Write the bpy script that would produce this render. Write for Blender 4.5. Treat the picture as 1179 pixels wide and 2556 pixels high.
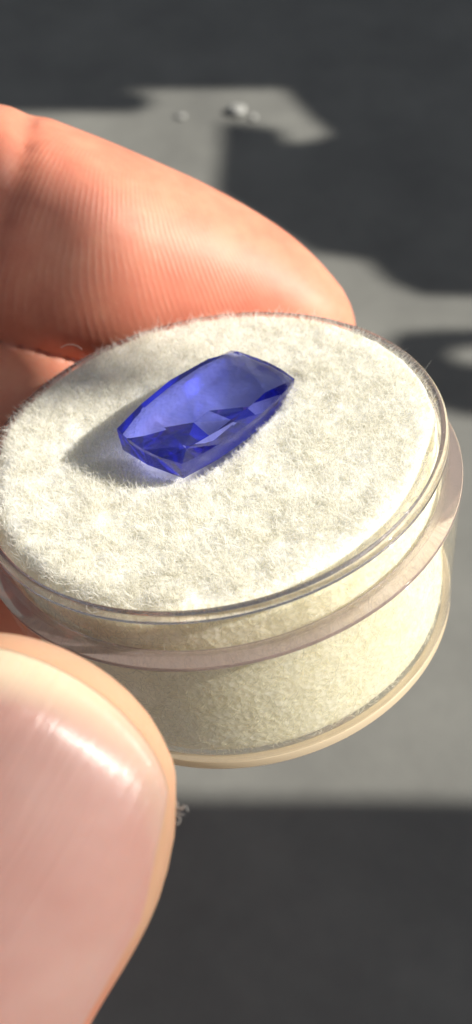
import bpy, math, random
import numpy as np
from mathutils import Matrix, Vector
for o in list(bpy.data.objects): bpy.data.objects.remove(o)
rng = np.random.default_rng(7)
MM = 0.001
SC = bpy.context.scene
C = SC.collection

# ---------------------------------------------------------------- frames
# "jar frame" (millimetres): origin at the centre of the jar's rim, z along the jar's axis.
CAM_POS = np.array([0.0, -49.48, 37.15])
def _cam_axes(d=61.878, e=0.644, ax=0.012, ay=-0.082, roll=-0.217):
    fw = -CAM_POS/np.linalg.norm(CAM_POS); rt = np.array([1., 0, 0]); up = np.cross(rt, fw)
    f = fw+math.tan(ax)*rt+math.tan(ay)*up; f /= np.linalg.norm(f)
    r = np.cross(f, [0, 0, 1]); r /= np.linalg.norm(r); u = np.cross(r, f)
    return (math.cos(roll)*r+math.sin(roll)*u, -math.sin(roll)*r+math.cos(roll)*u, f)
CR, CU, CF = _cam_axes()
PITCH = math.radians(56)                       # the camera looks this far below the horizon
CAM_H = 165.0                                  # camera height over the table, mm
WZ = math.cos(PITCH)*CU-math.sin(PITCH)*CF     # world axes written in the jar frame: the jar is held tilted
WX = CR
WY = np.cross(WZ, WX)
RW = np.stack([WX, WY, WZ])
def J2W(p):                                    # jar frame (mm) -> world (mm)
    return (np.asarray(p, float)-CAM_POS) @ RW.T + np.array([0, 0, CAM_H])
def unproject(px, py, depth):                  # measuring aid: photo pixel + distance -> jar frame (mm)
    return CAM_POS+depth*(CF+(px-589.5)/2399.35*CR-(py-1278)/2399.35*CU)
ROT = Matrix(RW.tolist())
def jar_matrix(origin):
    m = ROT.to_4x4(); m.translation = Vector((J2W(origin)*MM).tolist()); return m

# ---------------------------------------------------------------- camera
cam = bpy.data.cameras.new('camera'); co = bpy.data.objects.new('camera', cam); C.objects.link(co)
cm = Matrix(np.stack([RW@CR, RW@CU, -(RW@CF)], 1).tolist()).to_4x4()
cm.translation = Vector((J2W(CAM_POS)*MM).tolist()); co.matrix_world = cm
cam.sensor_fit = 'VERTICAL'; cam.sensor_height = 36; cam.lens = 2399.35/2556*36
cam.clip_start = 0.002; cam.clip_end = 50
cam.dof.use_dof = True; cam.dof.focus_distance = 0.057; cam.dof.aperture_fstop = cam.lens/0.8
SC.camera = co

# ---------------------------------------------------------------- light
SUN_J = np.array([4.5, -1.6, 2.6]); SUN_J /= np.linalg.norm(SUN_J)      # towards the sun, jar frame
SUN_W = RW@SUN_J
elev = math.asin(SUN_W[2]); azim = math.atan2(SUN_W[0], SUN_W[1])
print('sun elevation', math.degrees(elev), 'azimuth', math.degrees(azim), SUN_W)
w = bpy.data.worlds.new('World'); SC.world = w; w.use_nodes = True
nt = w.node_tree; bg = nt.nodes['Background']
sky = nt.nodes.new('ShaderNodeTexSky'); sky.sky_type = 'NISHITA'; sky.sun_disc = False
sky.sun_elevation = elev; sky.sun_rotation = azim; sky.altitude = 0; sky.dust_density = 1.5
hs = nt.nodes.new('ShaderNodeHueSaturation'); hs.inputs['Saturation'].default_value = .45      # hazy, pale sky
nt.links.new(sky.outputs[0], hs.inputs['Color']); nt.links.new(hs.outputs[0], bg.inputs[0]); bg.inputs[1].default_value = 0.05
sl = bpy.data.lights.new('sun', 'SUN'); sl.energy = 5.0; sl.angle = math.radians(0.53); sl.color = (1.0, 0.955, 0.88)
so = bpy.data.objects.new('sun', sl); C.objects.link(so)
so.rotation_euler = Vector(SUN_W.tolist()).to_track_quat('Z', 'Y').to_euler(); so.location = (0.5, 0, 1)
vs = SC.view_settings; vs.view_transform = 'Standard'; vs.look = 'None'; vs.gamma = 1; vs.use_curve_mapping = False
vs.exposure = 0.66
cy = SC.cycles; cy.max_bounces = 24; cy.transmission_bounces = 20; cy.transparent_max_bounces = 40
cy.glossy_bounces = 8; cy.diffuse_bounces = 12; cy.caustics_refractive = True; cy.caustics_reflective = True
cy.blur_glossy = 0.6; cy.sample_clamp_indirect = 30.0

# ---------------------------------------------------------------- helpers
def tag(o, label, cat, group=None):
    o['label'] = label; o['category'] = cat
    if group: o['group'] = group
    return o
def empty(name, mat):
    o = bpy.data.objects.new(name, None); C.objects.link(o); o.matrix_world = mat
    o.empty_display_size = 0.005; return o
def mesh_np(name, V, F, mat=None, parent=None, smooth=True, attrs=None, matrix=None):
    """V (n,3) in metres, F list/array of faces (all tris or quads as array, or list of lists)"""
    me = bpy.data.meshes.new(name)
    if isinstance(F, np.ndarray):
        n, k = F.shape
        me.vertices.add(len(V)); me.vertices.foreach_set('co', np.asarray(V, np.float32).ravel())
        me.loops.add(n*k); me.loops.foreach_set('vertex_index', F.astype(np.int32).ravel())
        me.polygons.add(n); me.polygons.foreach_set('loop_start', np.arange(0, n*k, k, dtype=np.int32))
        me.update(calc_edges=True)
    else:
        me.from_pydata([tuple(v) for v in np.asarray(V, float)], [], [list(f) for f in F]); me.update()
    me.polygons.foreach_set('use_smooth', np.full(len(me.polygons), smooth))
    for k, a in (attrs or {}).items():
        at = me.attributes.new(k, 'FLOAT', 'POINT'); at.data.foreach_set('value', np.asarray(a, np.float32))
    if mat: me.materials.append(mat)
    o = bpy.data.objects.new(name, me); C.objects.link(o)
    if parent: o.parent = parent
    if matrix is not None: o.matrix_world = matrix
    return o
def lathe(profile, n=160):
    """closed profile [(r,z)...] (outward order) -> V, quads"""
    P = np.array(profile, float); m = len(P); a = np.arange(n)*2*math.pi/n
    V = np.stack([P[None, :, 0]*np.cos(a)[:, None], P[None, :, 0]*np.sin(a)[:, None], np.broadcast_to(P[None, :, 1], (n, m))], -1).reshape(-1, 3)
    i, j = np.meshgrid(np.arange(n), np.arange(m), indexing='ij'); i2 = (i+1) % n; j2 = (j+1) % m
    F = np.stack([i*m+j, i2*m+j, i2*m+j2, i*m+j2], -1).reshape(-1, 4)
    return V, F
def rounded(poly, r=0.12, seg=3):
    """round the corners of a closed (r,z) polygon"""
    P = [np.array(p, float) for p in poly]; out = []
    for k in range(len(P)):
        a, b, c = P[k-1], P[k], P[(k+1) % len(P)]
        u = (a-b)/np.linalg.norm(a-b); v = (c-b)/np.linalg.norm(c-b)
        rr = min(r, .4*np.linalg.norm(a-b), .4*np.linalg.norm(c-b))
        for t in np.linspace(0, 1, seg+1):
            out.append((1-t)**2*(b+u*rr)+2*t*(1-t)*b+t*t*(b+v*rr))
    return [tuple(p) for p in out]

class NT:
    def __init__(s, name):
        s.m = bpy.data.materials.new(name); s.m.use_nodes = True; s.t = s.m.node_tree; s.t.nodes.clear()
        s.out = s.n('OutputMaterial')
    def n(s, typ, **kw):
        nd = s.t.nodes.new('ShaderNode'+typ)
        for k, v in kw.items():
            if k in nd.inputs.keys() if isinstance(k, str) else True: 
                if hasattr(v, 'is_linked') or isinstance(v, bpy.types.NodeSocket): s.t.links.new(v, nd.inputs[k])
                else: nd.inputs[k].default_value = v
            else: setattr(nd, k, v)
        return nd
    def l(s, a, b): s.t.links.new(a, b)
    def math(s, op, a, b=0.0, c=0.0, clamp=False):
        nd = s.t.nodes.new('ShaderNodeMath'); nd.operation = op; nd.use_clamp = clamp
        for i, v in enumerate((a, b, c)):
            if isinstance(v, bpy.types.NodeSocket): s.l(v, nd.inputs[i])
            else: nd.inputs[i].default_value = v
        return nd.outputs[0]
    def mix(s, f, a, b, blend='MIX'):
        nd = s.t.nodes.new('ShaderNodeMix'); nd.data_type = 'RGBA'; nd.blend_type = blend
        for i, v in ((0, f), (6, a), (7, b)):
            if isinstance(v, bpy.types.NodeSocket): s.l(v, nd.inputs[i])
            else: nd.inputs[i].default_value = v
        return nd.outputs[2]
    def noise(s, scale, detail=3, rough=.5, vec=None):
        nd = s.t.nodes.new('ShaderNodeTexNoise'); nd.inputs['Scale'].default_value = scale
        nd.inputs['Detail'].default_value = detail; nd.inputs['Roughness'].default_value = rough
        s.l(vec or s.obj, nd.inputs['Vector']); return nd
    @property
    def obj(s):
        if not hasattr(s, '_o'): s._o = s.t.nodes.new('ShaderNodeTexCoord').outputs['Object']
        return s._o
    def ramp(s, f, stops):
        nd = s.t.nodes.new('ShaderNodeValToRGB'); s.l(f, nd.inputs[0]); e = nd.color_ramp.elements
        while len(e) < len(stops): e.new(.5)
        for k, (p, c) in zip(e, stops): k.position = p; k.color = (*c, 1) if len(c) == 3 else c
        return nd.outputs[0]
    def attr(s, name):
        nd = s.t.nodes.new('ShaderNodeAttribute'); nd.attribute_name = name; return nd.outputs['Fac']
    def bump(s, h, strength, dist, normal=None):
        nd = s.t.nodes.new('ShaderNodeBump'); s.l(h, nd.inputs['Height'])
        nd.inputs['Strength'].default_value = strength; nd.inputs['Distance'].default_value = dist
        if normal: s.l(normal, nd.inputs['Normal'])
        return nd.outputs[0]

def rgb(*c): return (*c, 1)
# ---------------------------------------------------------------- materials
def mat_plastic(name, clear=0.75, tint=(.985, .98, .97), rough=0.02, scratch=0.25):
    """clear moulded styrene: part of the light passes straight, part is bent and reflected"""
    s = NT(name)
    w1 = s.n('TexWave', Scale=900.0, Distortion=6.0, Detail=3.0)
    mp = s.n('Mapping'); s.l(s.obj, mp.inputs[0]); mp.inputs['Scale'].default_value = (.15, .15, 2.2); s.l(mp.outputs[0], w1.inputs['Vector'])
    nz = s.noise(380, 4, .6, mp.outputs[0])
    bmp = s.bump(s.math('ADD', s.math('MULTIPLY', w1.outputs['Fac'], .3), nz.outputs[0]), scratch, .00003)
    g = s.n('BsdfGlass', Color=rgb(*tint), Roughness=rough, IOR=1.52, Normal=bmp)
    t = s.n('BsdfTransparent', Color=rgb(*tint))
    mx = s.n('MixShader'); mx.inputs[0].default_value = clear
    s.l(g.outputs[0], mx.inputs[1]); s.l(t.outputs[0], mx.inputs[2])
    gl = s.n('BsdfGlossy', Color=rgb(1, 1, 1), Roughness=.05, Normal=bmp)
    fr = s.n('Fresnel', IOR=1.45, Normal=bmp)
    m2 = s.n('MixShader'); ge = s.n('NewGeometry'); s.l(s.math('MULTIPLY', fr.outputs[0], s.math('MULTIPLY', s.math('SUBTRACT', 1, ge.outputs['Backfacing']), clear)), m2.inputs[0])
    s.l(mx.outputs[0], m2.inputs[1]); s.l(gl.outputs[0], m2.inputs[2])
    s.l(m2.outputs[0], s.out.inputs[0]); return s.m
M_wall = mat_plastic('clear_plastic_wall', .84, scratch=.15)
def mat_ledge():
    s = NT('ledge_painted_refraction'); nz = s.noise(900, 4, .6); b = s.bump(nz.outputs[0], .2, .00003)
    d = s.n('BsdfDiffuse', Color=rgb(.50, .40, .375), Normal=b); g = s.n('BsdfGlass', Color=rgb(.93, .9, .9), Roughness=.04, IOR=1.5, Normal=b)  # grey diffuse share paints the table seen refracted through the clear ledge
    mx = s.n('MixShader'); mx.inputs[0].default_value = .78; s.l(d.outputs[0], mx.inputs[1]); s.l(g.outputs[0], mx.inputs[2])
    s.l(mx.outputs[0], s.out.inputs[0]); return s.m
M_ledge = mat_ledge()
M_rim = mat_plastic('clear_plastic_rim', .1, (.92, .90, .90), scratch=.12)
M_lip = mat_plastic('clear_plastic_lip', .92, scratch=.3)

def mat_base():
    s = NT('base_piped_light_cream')
    p = s.n('BsdfPrincipled', Roughness=.25, IOR=1.5); p.inputs['Base Color'].default_value = rgb(.74, .63, .47)  # light glowing in the clear base edge, put into the colour as cream
    t = s.n('BsdfTranslucent', Color=rgb(.95, .86, .68)); mx = s.n('MixShader'); mx.inputs[0].default_value = .45
    s.l(p.outputs[0], mx.inputs[1]); s.l(t.outputs[0], mx.inputs[2]); s.l(mx.outputs[0], s.out.inputs[0]); return s.m
M_base = mat_base()

def mat_foam():
    s = NT('cream_foam')
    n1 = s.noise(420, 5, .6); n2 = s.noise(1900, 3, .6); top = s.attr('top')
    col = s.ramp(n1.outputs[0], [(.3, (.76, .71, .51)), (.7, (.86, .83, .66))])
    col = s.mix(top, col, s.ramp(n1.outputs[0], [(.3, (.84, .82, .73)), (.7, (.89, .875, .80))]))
    v = s.n('TexVoronoi', Scale=2600.0); s.l(s.obj, v.inputs['Vector'])
    h = s.math('ADD', s.math('MULTIPLY', v.outputs['Distance'], 1.2), n2.outputs[0])
    b = s.bump(h, .45, .00016)
    p = s.n('BsdfPrincipled', Roughness=.9, Normal=b); s.l(col, p.inputs['Base Color']); p.inputs['Specular IOR Level'].default_value = 0
    p.inputs['Subsurface Weight'].default_value = 1; p.inputs['Subsurface Radius'].default_value = (1, .95, .8); p.inputs['Subsurface Scale'].default_value = .0009
    s.l(p.outputs[0], s.out.inputs[0]); return s.m
M_foam = mat_foam()
def mat_fibre(name, a, b, up=True):
    s = NT(name)
    n1 = s.noise(160, 3, .6)
    col = s.ramp(n1.outputs[0], [(.35, a), (.65, b)])
    d = s.n('BsdfDiffuse', Color=col); tr = s.n('BsdfTranslucent', Color=col); t = s.n('BsdfTransparent', Color=rgb(1, .995, .98))
    dm = s.n('MixShader'); dm.inputs[0].default_value = .4; s.l(d.outputs[0], dm.inputs[1]); s.l(tr.outputs[0], dm.inputs[2])
    mx = s.n('MixShader'); mx.inputs[0].default_value = .42; s.l(dm.outputs[0], mx.inputs[1]); s.l(t.outputs[0], mx.inputs[2])
    s.l(mx.outputs[0], s.out.inputs[0]); return s.m
M_fibre = mat_fibre('white_fibre', (.84, .825, .75), (.90, .89, .83))
M_side_fibre = mat_fibre('cream_fibre', (.86, .82, .64), (.92, .90, .77), False)

def mat_gem():
    s = NT('blue_gem')
    # light passing once through is lavender; every reflection inside the stone deepens it to navy
    ge = s.n('NewGeometry'); fr = s.n('Fresnel', IOR=1.70)
    rf = s.n('BsdfRefraction', Color=rgb(.68, .705, .985), Roughness=0.0, IOR=1.70)
    gl = s.n('BsdfGlossy', Color=s.mix(ge.outputs['Backfacing'], rgb(1, 1, 1), rgb(.11, .15, .86)), Roughness=.02)
    g = s.n('MixShader'); s.l(fr.outputs[0], g.inputs[0]); s.l(rf.outputs[0], g.inputs[1]); s.l(gl.outputs[0], g.inputs[2])
    t = s.n('BsdfTransparent', Color=rgb(.78, .78, .88))
    mx = s.n('MixShader'); mx.inputs[0].default_value = .08
    s.l(g.outputs[0], mx.inputs[1]); s.l(t.outputs[0], mx.inputs[2])
    s.l(mx.outputs[0], s.out.inputs[0]); return s.m
M_gem = mat_gem()

def mat_skin():
    s = NT('skin')
    n1 = s.noise(150, 5, .62); n2 = s.noise(700, 4, .6); n3 = s.noise(2600, 2, .5)
    col = s.ramp(n1.outputs[0], [(.3, (.50, .165, .105)), (.5, (.585, .22, .14)), (.72, (.65, .295, .19))])
    red = s.attr('flush'); col = s.mix(red, col, rgb(.55, .15, .10)); col = s.mix(s.attr('callus'), col, rgb(.55, .34, .21))
    ph = s.attr('ridge'); amt = s.math('MULTIPLY', s.attr('ridge_amt'), s.math('MULTIPLY', s.math('SUBTRACT', s.noise(330, 4, .65).outputs[0], .36), 2.6, clamp=True))
    wob = s.noise(170, 3, .55)
    arg = s.math('ADD', s.math('MULTIPLY', ph, 6.28318), s.math('MULTIPLY', wob.outputs[0], 13.0))
    rid = s.math('MULTIPLY', s.math('SINE', arg), s.math('MULTIPLY', amt, s.math('MULTIPLY', n2.outputs[0], 1.6)))
    col = s.mix(s.math('MULTIPLY', s.math('MAXIMUM', rid, 0), .16), col, rgb(.86, .62, .48))
    b = s.bump(rid, .26, .00006)
    b = s.bump(n2.outputs[0], .25, .00012, b); b = s.bump(n3.outputs[0], .12, .00006, b)
    p = s.n('BsdfPrincipled', Roughness=.48, Normal=b); s.l(col, p.inputs['Base Color'])
    p.inputs['Subsurface Weight'].default_value = .38; p.inputs['Subsurface Radius'].default_value = (1.0, .33, .18)
    p.inputs['Subsurface Scale'].default_value = .0022; p.inputs['Specular IOR Level'].default_value = .25
    s.l(p.outputs[0], s.out.inputs[0]); return s.m
M_skin = mat_skin()
def mat_nail():
    s = NT('fingernail')
    tip = s.attr('tip'); st = s.noise(1000, 4, .6, None)
    mp = s.n('Mapping'); s.l(s.obj, mp.inputs[0])
    ln = s.t.nodes.new('ShaderNodeCombineXYZ'); s.l(s.attr('lat'), ln.inputs[0]); s.l(s.math('MULTIPLY', s.attr('lon'), .05), ln.inputs[1])
    stri = s.noise(1.7, 6, .7, ln.outputs[0])
    n1 = s.noise(160, 3, .5)
    bed = s.ramp(n1.outputs[0], [(.3, (.53, .265, .215)), (.7, (.60, .345, .29))])
    col = s.mix(tip, bed, rgb(.76, .58, .40))
    b = s.bump(stri.outputs[0], .55, .00016)
    p = s.n('BsdfPrincipled', Roughness=.3, Normal=b); s.l(col, p.inputs['Base Color'])
    p.inputs['Subsurface Weight'].default_value = .4; p.inputs['Subsurface Radius'].default_value = (1, .4, .25)
    p.inputs['Subsurface Scale'].default_value = .0015; p.inputs['Coat Weight'].default_value = .5
    p.inputs['Coat Roughness'].default_value = .2; s.l(b, p.inputs['Coat Normal'])
    s.l(p.outputs[0], s.out.inputs[0]); return s.m
M_nail = mat_nail()
def mat_table():
    s = NT('grey_table')
    n1 = s.noise(34, 5, .6); n2 = s.noise(240, 5, .6); n3 = s.noise(1500, 2)
    col = s.ramp(n1.outputs[0], [(.3, (.14, .14, .128)), (.7, (.195, .195, .176))])
    col = s.mix(s.math('MULTIPLY', n2.outputs[0], .25), col, rgb(.065, .066, .064))
    b = s.bump(n3.outputs[0], .3, .0003)
    p = s.n('BsdfPrincipled', Roughness=.8, Normal=b); s.l(col, p.inputs['Base Color']); p.inputs['Specular IOR Level'].default_value = .2
    s.l(p.outputs[0], s.out.inputs[0]); return s.m
M_table = mat_table()

# ---------------------------------------------------------------- setting: the table top
def table():
    n = 24; xs = np.linspace(-1.2, 1.2, n); V = np.array([(x, y+.2, 0.0) for x in xs for y in xs])
    F = np.array([(i*n+j, (i+1)*n+j, (i+1)*n+j+1, i*n+j+1) for i in range(n-1) for j in range(n-1)])
    o = mesh_np('table_top', V, F, M_table); o['kind'] = 'structure'
    o['label'] = 'matt dark grey table top with hard shadows'
table()

# ---------------------------------------------------------------- jar
JB = np.array([0, 0, -14.85])
jar = empty('gem_jar', jar_matrix(JB))
tag(jar, 'round clear plastic gem jar without lid, held between thumb and finger', 'jar')
def jpart(name, poly, mat, r=.12, n=192, seg=3):
    V, F = lathe(rounded(poly, r, seg), n)
    return mesh_np(name, (V-JB)*MM, F, mat, jar)
jpart('rim', [(14.66, -.62), (15.19, -.62), (15.18, -.12), (15.0, 0.02), (14.72, 0.02), (14.66, -.08)], M_rim, .12)
jpart('lip', [(14.66, -3.24), (15.22, -3.24), (15.18, -.66), (14.66, -.66)], M_lip, .05)
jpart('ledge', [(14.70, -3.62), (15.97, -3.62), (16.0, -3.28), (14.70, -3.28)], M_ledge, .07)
jpart('wall', [(14.66, -13.80), (15.10, -13.80), (15.95, -3.66), (14.66, -3.66)], M_wall, .06)
jpart('floor', [(0.02, -14.4), (14.5, -14.4), (14.5, -14.05), (0.02, -14.05)], M_wall, .05)
V, F = lathe(rounded([(14.52, -14.85), (14.85, -14.85), (15.05, -14.65), (15.08, -13.84), (14.52, -13.84)], .1), 192)
mesh_np('base', (V-JB)*MM, F, M_base, jar)
def lug():
    # raised closing lug on the front of the rim
    a0, a1 = math.radians(-86.5), math.radians(-72.5); n = 14
    V = []; F = []
    for i in range(n+1):
        a = a0+(a1-a0)*i/n; k = .5+.5*min(1, min(i, n-i)/1.5)
        for r, z in ((15.26, -3.2), (15.26+.2*k, -3.2), (15.26+.18*k, -.95), (15.26+.08*k, -.8), (15.26, -.8)):
            V.append((r*math.cos(a), r*math.sin(a), z))
    m = 5
    for i in range(n):
        for j in range(m): F.append((i*m+j, (i+1)*m+j, (i+1)*m+(j+1) % m, i*m+(j+1) % m))
    F.append(tuple(range(m))[::-1]); F.append(tuple(n*m+j for j in range(m)))
    o = mesh_np('closing_lug', (np.array(V)-JB)*MM, F, M_lip, jar, smooth=False)
lug()

# ---------------------------------------------------------------- gem pose (jar frame)
def Rzyx(a, b, c):
    ca, sa, cb, sb, cc, sc_ = math.cos(a), math.sin(a), math.cos(b), math.sin(b), math.cos(c), math.sin(c)
    return np.array([[ca, -sa, 0], [sa, ca, 0], [0, 0, 1]])@np.array([[cb, 0, sb], [0, 1, 0], [-sb, 0, cb]])@np.array([[1, 0, 0], [0, cc, -sc_], [0, sc_, cc]])
GEM_L, GEM_W = 11.35, 5.5
GEM_R = Rzyx(.734, .093, .132); GEM_C = np.array([.585, 1.6, 1.38])
GRIP_L, GRIP_W = GEM_L/2, GEM_W/2
def gem_local(p): return (np.asarray(p)-GEM_C)@GEM_R

# ---------------------------------------------------------------- pad
PADR = 14.45
def vnoise(x, y, seed=0):
    """smooth value noise on a lattice of 1"""
    r = np.random.default_rng(seed).random((64, 64)); xi = np.floor(x).astype(int); yi = np.floor(y).astype(int)
    fx = x-xi; fy = y-yi; fx = fx*fx*(3-2*fx); fy = fy*fy*(3-2*fy)
    g = lambda i, j: r[i % 64, j % 64]
    return (g(xi, yi)*(1-fx)+g(xi+1, yi)*fx)*(1-fy)+(g(xi, yi+1)*(1-fx)+g(xi+1, yi+1)*fx)*fy
def gem_inside(x, y):
    """<1 inside the gem's footprint"""
    q = gem_local(np.stack([x, y, np.full_like(x, GEM_C[2])], -1))
    return (np.abs(q[..., 0])/(GRIP_L+.1))**3.0+(np.abs(q[..., 1])/(GRIP_W+.55))**2.6
def pad_top(x, y):
    r = np.hypot(x, y)
    z = -.30+.16*(vnoise(x*.9+9, y*.9+9, 1)-.5)+.12*(vnoise(x*2.3, y*2.3, 2)-.5)
    bk = np.clip((y+4+.3*x)/6, 0, 1); z = z-1.0*np.clip((r-13.2)/1.25, 0, 1)**2*(1-bk)+.3*bk
    front = np.clip((-y*.9-x*.35-7)/8, 0, 1); z = z-.35*front
    g = gem_inside(x, y); z = z-1.75*np.clip((1.0-g)/.55, 0, 1)
    return z
pad = empty('foam_pad', jar_matrix((0, 0, -13.7)))
tag(pad, 'round white fluffy foam pad filling the clear jar', 'foam pad')
PB = np.array([0, 0, -13.7])
def pad_body():
    nr, na = 60, 180; V = []; 
    rr = np.linspace(0, 1, nr)**.9*(PADR-.12); a = np.arange(na)*2*math.pi/na
    R_, A_ = np.meshgrid(rr, a, indexing='ij'); X = R_*np.cos(A_); Y = R_*np.sin(A_)
    top = np.stack([X, Y, pad_top(X, Y)], -1)
    nz = 34; zt = np.linspace(0, 1, nz+1)[1:]
    Zt = pad_top(X[-1], Y[-1]); side = []
    for t in zt:
        z = Zt+(-13.8-Zt)*t
        rad = PADR+.02-.25*np.clip((t-.95)/.05, 0, 1)**2+.10*(vnoise(A_[-1]*28, z*1.6, 5)-.5)
        side.append(np.stack([rad*np.cos(a), rad*np.sin(a), z], -1))
    V = np.concatenate([top.reshape(-1, 3), np.array(side).reshape(-1, 3)]); R = nr+nz
    i, j = np.meshgrid(np.arange(R-1), np.arange(na), indexing='ij'); j2 = (j+1) % na
    F = np.stack([i*na+j, (i+1)*na+j, (i+1)*na+j2, i*na+j2], -1).reshape(-1, 4)
    b = len(V); V = np.concatenate([V, [[0, 0, -13.8]]])
    k = np.arange(na); F2 = np.stack([(R-1)*na+k, np.full(na, b), np.full(na, b), (R-1)*na+(k+1) % na], -1)
    Fl = F.tolist()+[[int(p), b, int(q)] for p, _, _, q in F2]
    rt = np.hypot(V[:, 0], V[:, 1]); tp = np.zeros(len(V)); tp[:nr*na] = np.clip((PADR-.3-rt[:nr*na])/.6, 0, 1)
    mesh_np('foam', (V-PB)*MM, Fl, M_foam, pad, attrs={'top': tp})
pad_body()
def fibres(root, tip_dir, length, rad, curl, seg=3, sides=2, face=None):
    """root (n,3), tip_dir (n,3) unit, curl (n,3) bend vector -> V,F (mm)"""
    n = len(root); t = np.linspace(0, 1, seg+1)
    c = root[:, None]+tip_dir[:, None]*(length[:, None]*t)[..., None]+curl[:, None]*((t**2)[None]*length[:, None])[..., None]
    ref = np.where(np.abs(tip_dir[:, 2:3]) < .9, [[0, 0, 1.]], [[1., 0, 0]])
    e1 = np.cross(tip_dir, ref); e1 /= np.linalg.norm(e1, axis=1)[:, None]; e2 = np.cross(tip_dir, e1)
    rr = rad[:, None]*(1-.75*t[None]**2)
    if face is not None:
        e1 = np.cross(tip_dir, face); e1 /= np.linalg.norm(e1, axis=1)[:, None]+1e-9; e2 = np.cross(tip_dir, e1)
    a0 = np.random.default_rng(3).normal(0, .35, n); ca, sa = np.cos(a0)[:, None], np.sin(a0)[:, None]; e1, e2 = ca*e1+sa*e2, ca*e2-sa*e1
    ang = np.arange(sides)*2*math.pi/sides
    V = c[:, :, None]+rr[:, :, None, None]*(np.cos(ang)[None, None, :, None]*e1[:, None, None]+np.sin(ang)[None, None, :, None]*e2[:, None, None])
    V = V.reshape(-1, 3); m = (seg+1)*sides
    i, j = np.meshgrid(np.arange(seg), np.arange(1 if sides == 2 else sides), indexing='ij'); j2 = (j+1) % sides
    q = np.stack([i*sides+j, i*sides+j2, (i+1)*sides+j2, (i+1)*sides+j], -1).reshape(-1, 4)
    F = (np.arange(n)*m)[:, None, None]+q[None]
    return V, F.reshape(-1, 4)
def pad_fibres():
    # tufts: fibres share a root area and splay out from it
    NT_ = 4200; per = 22
    r = (PADR-.15)*np.sqrt(rng.random(NT_)); a = rng.random(NT_)*2*math.pi
    tx, ty = r*np.cos(a), r*np.sin(a)
    lean = rng.normal(0, .14, (NT_, 2)); hgt = .75+.5*rng.random(NT_)
    front = np.clip((-ty*.8-tx*.55-1)/9, 0, 1)             # the nap is more open towards the front left
    n = NT_*per; k = np.repeat(np.arange(NT_), per)
    off = rng.normal(0, 1, (n, 2))*(.42-.22*front[k])[:, None]
    x = tx[k]+off[:, 0]; y = ty[k]+off[:, 1]
    keep = (np.hypot(x, y) < PADR-.1) & (gem_inside(x, y) > .85); x, y, off, k = x[keep], y[keep], off[keep], k[keep]; n = len(x)
    z = pad_top(x, y)-.1
    g = gem_inside(x, y); short = np.clip((g-.6)/1.2, .4, 1)
    d = np.stack([off[:, 0]*1.0+lean[k, 0]*.8+rng.normal(0, .38, n), off[:, 1]*1.0+lean[k, 1]*.8+rng.normal(0, .38, n), np.full(n, .62)], -1)
    rr = np.hypot(x, y); edge = np.clip((rr-13.0)/1.4, 0, 1)
    d[:, 0] += edge*x/rr*.35*(y > -3); d[:, 1] += edge*y/rr*.35*(y > -3)
    inw = edge*(y <= -3)*.8; d[:, 0] -= inw*x/rr; d[:, 1] -= inw*y/rr
    d /= np.linalg.norm(d, axis=1)[:, None]
    L = hgt[k]*(.5+.55*rng.random(n))*short*.78
    V, F = fibres(np.stack([x, y, z], -1), d, L, .014+.010*rng.random(n), rng.normal(0, .32, (n, 3))*[1, 1, .4], face=np.tile([[0, 0, 1.]], (n, 1))+SUN_J[None]*.5)
    o = mesh_np('nap', (V-PB)*MM, F, M_fibre, pad); o['kind'] = 'stuff'
    # side of the pad, pressed against the jar wall: short curled fibres
    n = 24000; a = rng.random(n)*2*math.pi; z = -13.6+12.7*rng.random(n)
    ra = PADR-.06+.14*rng.random(n); root = np.stack([ra*np.cos(a), ra*np.sin(a), z], -1)
    tang = np.stack([-np.sin(a), np.cos(a), 0*a], -1); out = np.stack([np.cos(a), np.sin(a), 0*a], -1)
    up = np.array([0, 0, 1.])
    th = rng.random(n)*2*math.pi; d = .45*out+np.cos(th)[:, None]*tang+np.sin(th)[:, None]*up*1.3; d /= np.linalg.norm(d, axis=1)[:, None]
    cu = -.45*out+rng.normal(0, .6, (n, 1))*tang+rng.normal(0, .6, (n, 1))*up
    V, F = fibres(root, d, .4+.4*rng.random(n), .022+.014*rng.random(n), cu, seg=4, face=out)
    rad = np.hypot(V[:, 0], V[:, 1]); lim = 14.64; s_ = np.where(rad > lim, lim/rad, 1); V[:, 0] *= s_; V[:, 1] *= s_
    o = mesh_np('side_fibres', (V-PB)*MM, F, M_side_fibre, pad); o['kind'] = 'stuff'
pad_fibres()

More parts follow.
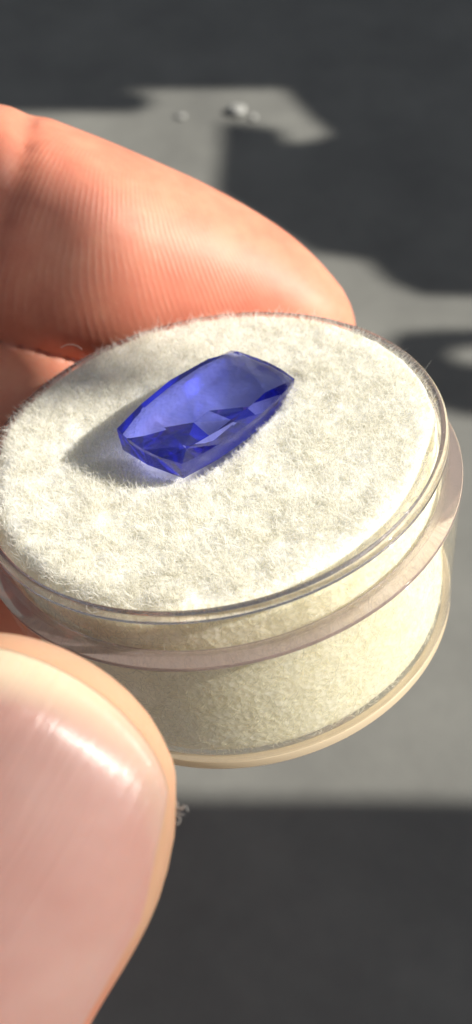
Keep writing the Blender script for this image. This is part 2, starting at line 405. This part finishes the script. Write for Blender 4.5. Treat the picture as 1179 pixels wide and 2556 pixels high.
# ---------------------------------------------------------------- gem
def build_gem():
    g = empty('gemstone', jar_matrix(GEM_C))
    g.matrix_world = jar_matrix(GEM_C) @ Matrix(GEM_R.tolist()).to_4x4()
    tag(g, 'violet blue elongated cushion cut faceted gemstone lying on the white pad', 'gemstone')
    L, W = GRIP_L, GRIP_W
    # girdle outline: pointed corners, bowed long sides and ends (counter-clockwise from the -x,-y corner)
    out = []
    nl, ne = 8, 4
    bow, ebow = .62, .42
    for k in range(nl): t = -1+2*k/nl; out.append((t*L, -W-bow*(1-t*t)))
    for k in range(ne): t = -1+2*k/ne; out.append((L+ebow*(1-t*t), t*W))
    for k in range(nl): t = 1-2*k/nl; out.append((t*L, W+bow*(1-t*t)))
    for k in range(ne): t = 1-2*k/ne; out.append((-L-ebow*(1-t*t), t*W))
    N = len(out); G = np.array(out)
    for k in (0, nl, nl+ne, 2*nl+ne): G[k] *= (.995, .985)           # slightly softened corners
    up = np.c_[G, np.full(N, .10)]; lo = np.c_[G, np.full(N, -.10)]
    # table: a large, slightly skewed outline that almost reaches the girdle on the long sides
    tz = .68
    T = [(-4.95, -2.45), (-1.2, -2.95), (2.6, -2.6), (3.85, -.35), (5.15, 1.75), (3.2, 2.72), (-.2, 3.05), (-3.4, 2.72)]
    T = np.array([(x, y, tz) for x, y in T]); nT = len(T)
    mesh_np('table_facet', T*MM, [list(range(nT))], M_gem, g, smooth=False)
    # crown: facets between the table's corners and the girdle
    V = np.concatenate([T, up]); gi = lambda i: nT+i % N
    F = [[0, gi(0), gi(1)], [0, gi(1), gi(3), 1][:3], [0, gi(3), 1], [0, gi(1), gi(2)], [0, gi(2), gi(3)], [1, gi(3), gi(4)], [1, gi(4), gi(5)], [1, gi(5), 2],
         [2, gi(5), gi(6)], [2, gi(6), gi(7)], [2, gi(7), gi(8)], [2, gi(8), 3], [3, gi(8), gi(9)], [3, gi(9), gi(10)], [3, gi(10), 4], [4, gi(10), gi(11)], [4, gi(11), gi(12)],
         [4, gi(12), gi(13)], [4, gi(13), 5], [5, gi(13), gi(14)], [5, gi(14), gi(15)], [5, gi(15), 6], [6, gi(15), gi(16)], [6, gi(16), gi(17)], [6, gi(17), gi(18)], [6, gi(18), 7],
         [7, gi(18), gi(19)], [7, gi(19), gi(20)], [7, gi(20), gi(21)], [7, gi(21), gi(22)], [7, gi(22), 0], [0, gi(22), gi(23)], [0, gi(23), gi(24)]]
    F = [f for f in F if f != [0, gi(1), gi(3)]]
    mesh_np('crown', V*MM, F, M_gem, g, smooth=False)
    V = np.concatenate([lo, up]); F = [[i, (i+1) % N, N+(i+1) % N, N+i] for i in range(N)]
    mesh_np('girdle', V*MM, F, M_gem, g, smooth=False)
    # pavilion: a steep belly, then two steps to a keel
    odd = [0, 2, 4, 6, 8, 10, 12, 14, 16, 18, 20, 22]
    zp = lambda x, y: -2.30+.078*x+.416*y                       # the broad rear pavilion facet
    s0 = np.array([(x*.965, y*.95, zp(x*.965, y*.95) if y > 1 else -1.25) for x, y in G[odd]])
    s1 = np.array([(x*.70, y*.55, zp(x*.70, y*.55) if y > 1 else (-1.5 if abs(x) > 5 else -1.88 if abs(x) < 1 else -2.28)) for x, y in G[odd]])
    K = np.array([(-1.5, 0, zp(-1.5, 0)), (0, 0, zp(0, 0)), (1.9, 0, zp(1.9, 0))])
    V = np.concatenate([lo, s0, s1, K]); o0, o1, o2 = N, N+12, N+24; F = []
    for i in range(12):
        a = 2*i; j = (i+1) % 12
        F.append([a, o0+i, a+1]); F.append([a+1, o0+i, o0+j]); F.append([a+1, o0+j, (a+2) % N])
        F.append([o0+i, o1+i, o0+j]); F.append([o0+j, o1+i, o1+j])
    keel = {0: 0, 1: 0, 2: 1, 3: 2, 4: 2, 5: 2, 6: 2, 7: 2, 8: 1, 9: 0, 10: 0, 11: 0}
    for i in range(12):
        j = (i+1) % 12; ka, kb = keel[i], keel[j]
        F.append([o1+i, o2+ka, o1+j])
        if ka != kb: F.append([o1+j, o2+ka, o2+kb])
    mesh_np('pavilion', V*MM, F, M_gem, g, smooth=False)
    return g
gem = build_gem()
def fix_normals():
    # facets all face outwards from the stone's centre
    for o in gem.children:
        me = o.data; 
        for p in me.polygons:
            if Vector(p.center).dot(p.normal) < 0: p.flip()
        me.update()
fix_normals()

# ---------------------------------------------------------------- hand
def nrm(v): v = np.asarray(v, float); return v/np.linalg.norm(v)
class Chain:
    """rounded tapering limb; pts: centre (3), half thickness r; k: width/thickness; wd: width direction"""
    def __init__(s, pts, r, k, wd):
        s.p = [np.array(p, float) for p in pts]; s.r = r; s.k = k if hasattr(k, '__len__') else [k]*len(pts); s.w = nrm(wd)
    def resample(s, n=6):
        P = np.array(s.p); t = np.arange(len(P)); tt = np.linspace(0, len(P)-1, (len(P)-1)*n+1)
        def cr(A):
            A = np.asarray(A, float); out = []
            for q in tt:
                i = min(int(q), len(A)-2); f = q-i
                p0 = A[max(i-1, 0)]; p1 = A[i]; p2 = A[i+1]; p3 = A[min(i+2, len(A)-1)]
                out.append(.5*((2*p1)+(-p0+p2)*f+(2*p0-5*p1+4*p2-p3)*f*f+(-p0+3*p1-3*p2+p3)*f**3))
            return np.array(out)
        s.p = list(cr(P)); s.r = list(cr(s.r)); s.k = list(cr(s.k)); return s
    def sdf(s, X):
        d = np.full(X.shape[:-1], 1e3)
        for i in range(len(s.p)-1):
            a, b = s.p[i], s.p[i+1]; ra, rb = s.r[i], s.r[i+1]; k = .5*(s.k[i]+s.k[i+1]); w = s.w
            q = X-a; ab = b-a
            q = q-w*((q@w)*(1-1/k))[..., None]; ab = ab-w*((ab@w)*(1-1/k))
            t = np.clip((q@ab)/(ab@ab+1e-9), 0, 1)
            d = np.minimum(d, np.linalg.norm(q-t[..., None]*ab, axis=-1)-(ra+(rb-ra)*t))
        return d
def smin(a, b, k):
    h = np.clip(.5+.5*(b-a)/k, 0, 1); return b*(1-h)+a*h-k*h*(1-h)
U = unproject
# index finger behind the jar: pad towards the camera
IDX = [U(790, 830, 82.5), U(740, 806, 82.2), U(618, 752, 81.8), U(460, 702, 80.5), U(295, 658, 79), U(90, 596, 77), U(-110, 536, 76), U(-420, 440, 78), U(-900, 330, 86), U(-1500, 420, 98)]
IDXr = [3.4, 4.7, 6.3, 7.5, 8.3, 8.7, 8.6, 9.0, 9.6, 11]
iw = nrm(CU*.93+CR*.37)                        # width direction of the index finger
index = Chain(IDX, IDXr, 1.04, iw).resample()
# thumb in front: nail towards the camera
td = nrm(CR*.5+CU*.86); tw = nrm(CR*.86-CU*.5)
TH = [U(84, 1874, 44.0), U(22, 1985, 43.8), U(-40, 2115, 43.6), U(-170, 2340, 43.5), U(-330, 2620, 44.5), U(-560, 3000, 48), U(-900, 3300, 56), U(-1300, 3300, 72)]
THr = [4.75, 5.3, 5.7, 6.2, 7.2, 8.6, 9.5, 12]
THk = [1.5, 1.53, 1.44, 1.31, 1.2, 1.1, 1.1, 1.1]
thumb = Chain(TH, THr, THk, tw).resample()
MID = [U(620, 1240, 88), U(420, 1200, 86), U(150, 1130, 82), U(-120, 1060, 80), U(-480, 900, 84), U(-1000, 760, 92), U(-1560, 800, 102)]
middle = Chain(MID, [6, 7.6, 8.4, 8.8, 9.4, 10, 11], 1.05, iw).resample()
RNG = [U(100, 1650, 96), U(-120, 1600, 92), U(-400, 1480, 90), U(-800, 1280, 94), U(-1200, 1180, 100), U(-1640, 1180, 108)]
ring = Chain(RNG, [5.8, 7.2, 8, 8.6, 9.2, 11], 1.05, iw).resample()
LIT = [U(-180, 2050, 102), U(-380, 1980, 100), U(-700, 1820, 100), U(-1050, 1650, 106), U(-1640, 1500, 112)]
little = Chain(LIT, [4.8, 6.2, 7, 7.8, 10], 1.05, iw).resample()
palm = [Chain([U(-1500, 430, 98), U(-2300, 1300, 100)], [11, 14], 1.0, iw), Chain([U(-1640, 900, 104), U(-2300, 1400, 102)], [12, 14], 1.0, iw),
        Chain([U(-1700, 1400, 110), U(-2400, 1600, 106)], [12, 14], 1.0, iw), Chain([U(-1300, 3300, 72), U(-1900, 2300, 92)], [12, 15], 1, iw),
        Chain([U(-1900, 2200, 92), U(-2300, 1400, 102)], [15, 15], 1, iw), Chain([U(-2200, 1500, 100), U(-3600, 2300, 104)], [18, 21], 1.2, iw)]
NAIL_C = np.array(TH[1]); td_cam = -CF
tn = nrm(np.cross(tw, td)); tn = tn if tn@td_cam > 0 else -tn
def thumb_uv(X): q = X-NAIL_C; return q@tw, q@td
def hand_sdf(X):
    pd = np.full(X.shape[:-1], 1e3)
    for c in palm: pd = smin(pd, c.sdf(X), 6)
    d = np.full(X.shape[:-1], 1e3)
    for c, k in ((index, 6), (middle, 6), (ring, 6), (little, 6), (thumb, 8)):
        d = np.minimum(d, smin(pd, c.sdf(X), k))
    return d
def details(X, d):
    # crease of the last joint on the pad side of the index finger
    q = X-U(10, 520, 68); ax = nrm(np.array(IDX[6])-np.array(IDX[4]))
    s = q@ax+.25*np.sin((q@iw)*.5); near = np.exp(-(np.linalg.norm(q, axis=-1)/11)**4)
    d = d+near*(.75*np.exp(-(s/.55)**2)-.25*np.exp(-((s-1.4)/.8)**2)-.2*np.exp(-((s+1.4)/.8)**2)+.35*np.exp(-((s-3.2)/.5)**2))
    # flat where the pad presses on the jar
    return d
def relax(V, F, n=3, lam=.5):
    e = np.concatenate([F[:, [0, 1]], F[:, [1, 2]], F[:, [2, 3]], F[:, [3, 0]]]); e = np.concatenate([e, e[:, ::-1]])
    cnt = np.bincount(e[:, 0], minlength=len(V))[:, None]
    for k in range(n):
        s = np.stack([np.bincount(e[:, 0], weights=V[e[:, 1], c], minlength=len(V)) for c in range(3)], -1)/np.maximum(cnt, 1)
        V = V+lam*(s-V)
    return V
def build_hand():
    pts = np.array([p for c in (index, thumb, middle, ring, little, *palm) for p in c.p])
    lo = pts.min(0)-24; hi = pts.max(0)+24
    # coarse pass everywhere, then cull blocks with no surface
    h = .65; shape = tuple(int(x) for x in np.ceil((hi-lo)/h)+1)
    print('hand grid', shape)
    H = 5.2; ns = [int(math.ceil(s/8)) for s in shape]
    gc = [lo[i]+H*(np.arange(ns[i])+.5) for i in range(3)]
    Dc = hand_sdf(np.stack(np.meshgrid(*gc, indexing='ij'), -1))
    shape = tuple(8*n for n in ns)
    D = np.repeat(np.repeat(np.repeat(Dc, 8, 0), 8, 1), 8, 2).astype(np.float32)
    loc = np.stack(np.meshgrid(*[np.arange(8)*h]*3, indexing='ij'), -1)
    near = np.argwhere(np.abs(Dc) < 8.5)
    for i in range(0, len(near), 400):
        b = near[i:i+400]; X = lo+b[:, None, None, None]*H+loc[None]
        d = details(X, hand_sdf(X))
        for q, dd in zip(b, d): D[q[0]*8:q[0]*8+8, q[1]*8:q[1]*8+8, q[2]*8:q[2]*8+8] = dd
    V, F = surface_nets_from(D, lo, h)
    V = relax(V, F, 3, .5)
    # ridge phase on the finger pad (index), flush of red at the pad
    q = V-U(295, 658, 70); fx = q@nrm(CR*.95-CU*.28); fy = q@nrm(-CU*.95-CR*.28)
    phase = (fx+6.0)*np.exp(-.07*fy)/.52
    di = index.sdf(V); on = np.exp(-np.clip(di-.6, 0, None)**2)
    facing = np.clip((( V-np.array(IDX[4]))@(-CF))/5, 0, 1)
    amt = on*facing*np.clip((fx+10)/2, 0, 1)*np.clip((19-fx)/5, 0, 1)*np.clip((8-np.abs(fy+.5))/3, 0, 1)
    flush = on*.45*np.exp(-((fx-6)/7)**2-((fy-1)/5)**2)
    dt = thumb.sdf(V); tu, tv = thumb_uv(V); callus = .8*np.exp(-np.clip(dt-.5, 0, None)**2)*np.clip((tv+6)/5, 0, 1)
    O = U(-2000, 1500, 100)
    o = mesh_np('hand', (V-O)*MM, F, M_skin, None, True, {'ridge': phase, 'ridge_amt': amt, 'flush': flush, 'callus': callus}, jar_matrix(O))
    tag(o, 'bare hand pinching the clear jar between thumb and index finger', 'hand')
    return o, O
def surface_nets_from(D, lo, h):
    shape = D.shape; S = D < 0; nx, ny, nz = [s-1 for s in shape]
    sub = lambda A, o: A[o[0]:o[0]+nx, o[1]:o[1]+ny, o[2]:o[2]+nz]
    cs = sum(sub(S, (a, b, c)).astype(np.int8) for a in (0, 1) for b in (0, 1) for c in (0, 1))
    act = (cs > 0) & (cs < 8); cell = np.argwhere(act); n = len(cell)
    cv = {}
    for a in (0, 1):
        for b in (0, 1):
            for c in (0, 1): cv[a, b, c] = D[cell[:, 0]+a, cell[:, 1]+b, cell[:, 2]+c]
    acc = np.zeros((n, 3)); cnt = np.zeros(n)
    for o in cv:
        for ax in range(3):
            if o[ax]: continue
            o2 = list(o); o2[ax] = 1; a, b = cv[o], cv[tuple(o2)]; m = (a < 0) != (b < 0)
            t = np.where(m, a/np.where(m, a-b, 1), 0)
            for c in range(3): acc[:, c] += m*(o[c]+(t if c == ax else 0))
            cnt += m
    V = np.asarray(lo)+h*(cell+acc/cnt[:, None])
    idx = np.full(act.shape, -1, np.int32); idx[act] = np.arange(n)
    F = []
    for ax in range(3):
        b, c = [(1, 2), (2, 0), (0, 1)][ax]
        s0 = [slice(1, -1)]*3; s0[ax] = slice(0, -1); s1 = list(s0); s1[ax] = slice(1, None)
        A, B = S[tuple(s0)], S[tuple(s1)]
        for flip in (0, 1):
            e = np.argwhere((A & ~B) if not flip else (~A & B)); off = np.ones(3, int); off[ax] = 0; e = e+off
            def at(db, dc):
                q = e.copy(); q[:, b] += db; q[:, c] += dc; return idx[q[:, 0], q[:, 1], q[:, 2]]
            quad = np.stack([at(-1, -1), at(0, -1), at(0, 0), at(-1, 0)], -1)
            F.append(quad[:, ::-1] if flip else quad)
    return V, np.concatenate(F)
hand, HAND_O = build_hand()

def build_nail(chain, cpt, w_, t_, n_, half, length, tipv, name='fingernail', lift=.16, attrs=True, inset=.36):
    """nail plate draped on the finger: u across, v along"""
    nu, nv = 41, 45; us = np.linspace(-1, 1, nu); vs_ = np.linspace(0, 1, nv)
    P = []; tipa = []; lat = []; lon = []
    xs = np.linspace(-half, half, nu); yy = np.linspace(tipv+6, tipv-length, 500)
    G = cpt+xs[:, None, None]*w_+yy[None, :, None]*t_; D = chain.sdf(G)
    S = yy[np.argmax(D < 0, axis=1)]-inset                       # outline of the finger tip, seen along the nail
    S = np.convolve(np.r_[S[:1], S[:1], S, S[-1:], S[-1:]], np.ones(5)/5, 'valid')
    hw = []
    for v in vs_:                                                # half width of the finger at this height
        y0 = tipv-length+(length-3.2)*v; q = np.linspace(2, 12, 200); dd = chain.sdf(cpt+q[:, None]*w_+y0*t_)
        hw.append(min(half, q[np.argmax(dd > 0)]-.42))
    for iv, v in enumerate(vs_):
        for iu, u in enumerate(us):
            x = u*hw[iv]; front = min(np.interp(x, xs, S), tipv-inset); back = tipv-length+.25*half*(abs(u)**2.5)
            y = back+(front-back)*v
            P.append((x, y)); lat.append(x); lon.append(y); tipa.append(np.clip((y-(front-1.7-.9*max(-u, 0)))/1.3, 0, 1)*np.clip(.95-.75*max(u, 0), 0, 1) if attrs else 0)
    P = np.array(P); n = len(P)
    X0 = cpt+P[:, :1]*w_+P[:, 1:]*t_+n_*14
    d = np.zeros(n); 
    for k in range(60):
        s = chain.sdf(X0-n_*d[:, None]); d = np.minimum(d+s*.7, 17.0)
    d2 = d.reshape(nv, nu)
    for k in range(10):                                          # an even plate: smooth the drape
        e = np.pad(d2, 1, mode='edge'); d2 = .5*d2+.125*(e[:-2, 1:-1]+e[2:, 1:-1]+e[1:-1, :-2]+e[1:-1, 2:]); d2 = np.minimum(d2, d.reshape(nv, nu)+.05)
    d = d2.ravel()
    top = X0-n_*d[:, None]+n_*lift
    q = np.abs(np.linspace(-1, 1, nu))[None].repeat(nv, 0).ravel()
    bot = top-n_*.5
    V = np.concatenate([top, bot]); F = []
    I = lambda i, j: i*nu+j
    for i in range(nv-1):
        for j in range(nu-1):
            F.append((I(i, j), I(i, j+1), I(i+1, j+1), I(i+1, j))); F.append((n+I(i+1, j), n+I(i+1, j+1), n+I(i, j+1), n+I(i, j)))
    ring_ = [I(0, j) for j in range(nu)]+[I(i, nu-1) for i in range(1, nv)]+[I(nv-1, j) for j in range(nu-2, -1, -1)]+[I(i, 0) for i in range(nv-2, 0, -1)]
    for a, b in zip(ring_, ring_[1:]+ring_[:1]): F.append((b, a, n+a, n+b))
    o = mesh_np(name, (V-HAND_O)*MM, np.array(F), M_nail, hand, True, {'tip': np.r_[tipa, tipa], 'lat': np.r_[lat, lat], 'lon': np.r_[lon, lon]})
    return o
build_nail(thumb, NAIL_C, tw, td, tn, 7.75, 15.5, 7.3)

# ---------------------------------------------------------------- added unseen screen, shaped so its shadows fall on table, thumb and finger
def table_point(px, py):
    d = RW@(CF+(px-589.5)/2399.35*CR-(py-1278)/2399.35*CU); return np.array([0, 0, CAM_H])+d*(-CAM_H/d[2])
M_board = (lambda s: (s.l(s.n('BsdfPrincipled', Roughness=.7, **{'Base Color': rgb(.05, .05, .05)}).outputs[0], s.out.inputs[0]), s.m)[1])(NT('blocker_board'))
SCREEN_X = 430.0
def to_screen(px, py):
    p = table_point(px, py); t = (SCREEN_X-p[0])/SUN_W[0]; q = p+t*SUN_W; return q[1], q[2]
def panel(name, pix, parent, th=3.0, raw=False):
    import bmesh
    P = pix if raw else [to_screen(*p) for p in pix]; bm = bmesh.new()
    f = bm.faces.new([bm.verts.new((-th/2*MM, y*MM, z*MM)) for y, z in P])
    r = bmesh.ops.extrude_face_region(bm, geom=[f]); bmesh.ops.translate(bm, verts=[v for v in r['geom'] if isinstance(v, bmesh.types.BMVert)], vec=(th*MM, 0, 0))
    bmesh.ops.recalc_face_normals(bm, faces=bm.faces); me = bpy.data.meshes.new(name); bm.to_mesh(me); bm.free(); me.materials.append(M_board)
    o = bpy.data.objects.new(name, me); C.objects.link(o); o.parent = parent; return P
PITCH_Y = 1.2
def finger_to_screen(px, py, depth=75):
    p = J2W(U(px, py, depth)); t = (SCREEN_X-p[0])/SUN_W[0]; q = p+t*SUN_W; return q[1], q[2]
def screen():
    m = Matrix.Translation((SCREEN_X*MM, 0, 0)); e = empty('added_shade_screen', m)
    tag(e, 'added unseen black board cut to shade table, thumb and finger', 'screen')
    A = panel('upper_table_shade', [(-500, 205), (-500, 285), (200, 280), (330, 282), (372, 262), (360, 236), (300, 225), (720, 222), (775, 285), (835, 335), (790, 352), (705, 358),
        (690, 322), (565, 305), (548, 480), (640, 540), (790, 632), (930, 650), (975, 700), (1060, 738), (1300, 745), (1750, 760), (1750, -420), (-500, -420)], e)
    B = panel('side_table_shade', [(985, 850), (1010, 830), (1100, 822), (1750, 815), (1750, 862), (1135, 868), (1105, 885), (1135, 908), (1750, 912), (1750, 1060), (1180, 1040), (1080, 1015), (1000, 960)], e)
    D = panel('lower_table_shade', [(200, 1985), (900, 1992), (1750, 2010), (1750, 3000), (200, 3000)], e)
    # outline of the slat panel, added to put the thumb in part shade
    S_ = []
    for q in ((-8, -23.0, 6), (-8, -23.0, -30), (-12, -60, -45), (-30, -60, 25), (-12, -23.5, 20), (-9, -23, 14)):
        p = J2W(q); t = (SCREEN_X-p[0])/SUN_W[0]; q = p+t*SUN_W; S_.append((q[1], q[2]))
    # thin upright slats dim the thumb: about half the sun gets through
    ys = [q[0] for q in S_]; n = 0; V = []; F = []
    def zspan(y):
        z = []
        for (a, b) in zip(S_, S_[1:]+S_[:1]):
            if (a[0]-y)*(b[0]-y) < 0: z.append(a[1]+(b[1]-a[1])*(y-a[0])/(b[0]-a[0]))
        return min(z), max(z)
    y = min(ys)+.6
    while y < max(ys)-.3:
        z0, z1 = zspan(y); w_ = .55*PITCH_Y*.5
        b = len(V)
        for x in (-.8, .8):
            for dy in (-w_, w_):
                for z in (z0, z1): V.append((x, y+dy, z))
        F += [[b+k for k in f] for f in ((0, 1, 3, 2), (4, 6, 7, 5), (0, 4, 5, 1), (2, 3, 7, 6), (0, 2, 6, 4), (1, 5, 7, 3))]; y += PITCH_Y
    E_ = mesh_np('thumb_shade_slats', np.array(V)*MM, np.array(F), M_board, e, False); E_['kind'] = 'stuff'
    panel('finger_shade_panel', [finger_to_screen(*q) for q in ((-400, 560), (-20, 640), (50, 760), (100, 850), (130, 900), (20, 1200), (-400, 1200))], e, raw=True)  # added to darken the lower left of the finger
    print('tall', np.round(S_))
    print('screen z', [(round(min(q[1] for q in P)), round(max(q[1] for q in P)), round(min(q[0] for q in P)), round(max(q[0] for q in P))) for P in (A, B, D)])
screen()

def crumb(px, py, r, label):
    """small pale grit lying on the table"""
    p = table_point(px, py); rg = np.random.default_rng(int(px)); n, m = 9, 6; V = []
    for i in range(m+1):
        for j in range(n):
            th = math.pi*i/m; ph = 2*math.pi*j/n; k = r*(1+.6*(rg.random()-.5))
            V.append((k*math.sin(th)*math.cos(ph)*1.4, k*math.sin(th)*math.sin(ph), max(k*math.cos(th)*.6, -.45*r)+.44*r))
    F = [(i*n+j, i*n+(j+1) % n, (i+1)*n+(j+1) % n, (i+1)*n+j) for i in range(m) for j in range(n)]
    t = NT('pale_grit'); pr = t.n('BsdfPrincipled', Roughness=.5); pr.inputs['Base Color'].default_value = rgb(.32, .32, .30); t.l(pr.outputs[0], t.out.inputs[0])
    o = mesh_np('crumb', np.array(V)*MM, np.array(F), t.m, None, True, None, Matrix.Translation((p[0]*MM, p[1]*MM, 0)))
    tag(o, label, 'crumb', 'pale crumbs on the table')
crumb(592, 282, 2.0, 'larger pale blurred crumb on the sunlit table above the finger')
crumb(632, 296, .9, 'small pale blurred crumb touching the right of the larger one')
crumb(452, 294, 1.0, 'faint pale blurred crumb lying alone nearest the finger')

def hairs(name, label, cat, origin, curves, rad, col):
    """a few curled fibres as fine tubes; curves: lists of jar-frame points"""
    t = NT(name+'_fibre'); d = t.n('BsdfDiffuse', Color=rgb(*col)); t.l(d.outputs[0], t.out.inputs[0])
    V = []; F = []
    for P in curves:
        P = np.array(Chain(P, [1]*len(P), 1, (0, 0, 1)).resample(6).p); b = len(V)
        for i, p in enumerate(P):
            a = nrm(P[min(i+1, len(P)-1)]-P[max(i-1, 0)]); e1 = nrm(np.cross(a, (.3, .5, .8))); e2 = np.cross(a, e1)
            for k in range(4): q = k*math.pi/2; V.append(p+rad*(1-.5*i/len(P))*(math.cos(q)*e1+math.sin(q)*e2))
        for i in range(len(P)-1):
            for k in range(4): F.append((b+i*4+k, b+i*4+(k+1) % 4, b+i*4+4+(k+1) % 4, b+i*4+4+k))
    O = np.array(origin); o = mesh_np(name, (np.array(V)-O)*MM, np.array(F), t.m, None, True, None, jar_matrix(O)); tag(o, label, cat)
hairs('lint', 'tiny tuft of white lint sticking to the right edge of the thumb', 'lint', U(446, 2030, 43.8),
      [[U(440, 2000, 43.7), U(452, 2018, 43.4), U(464, 2012, 43.2), U(470, 2026, 43.2)], [U(438, 2012, 43.7), U(455, 2022, 43.4), U(458, 2008, 43.3)],
       [U(436, 2030, 43.7), U(450, 2042, 43.4), U(446, 2058, 43.4), U(438, 2050, 43.5)], [U(434, 2020, 43.7), U(448, 2030, 43.3), U(462, 2034, 43.2)]], .018, (.8, .79, .74))
hairs('stray_fibre', 'short pinkish fibre curling up from the left rear edge of the pad', 'fibre', U(185, 868, 69),
      [[U(205, 872, 69), U(190, 862, 68.8), U(170, 860, 68.8), U(152, 868, 68.8)]], .035, (.75, .6, .5))
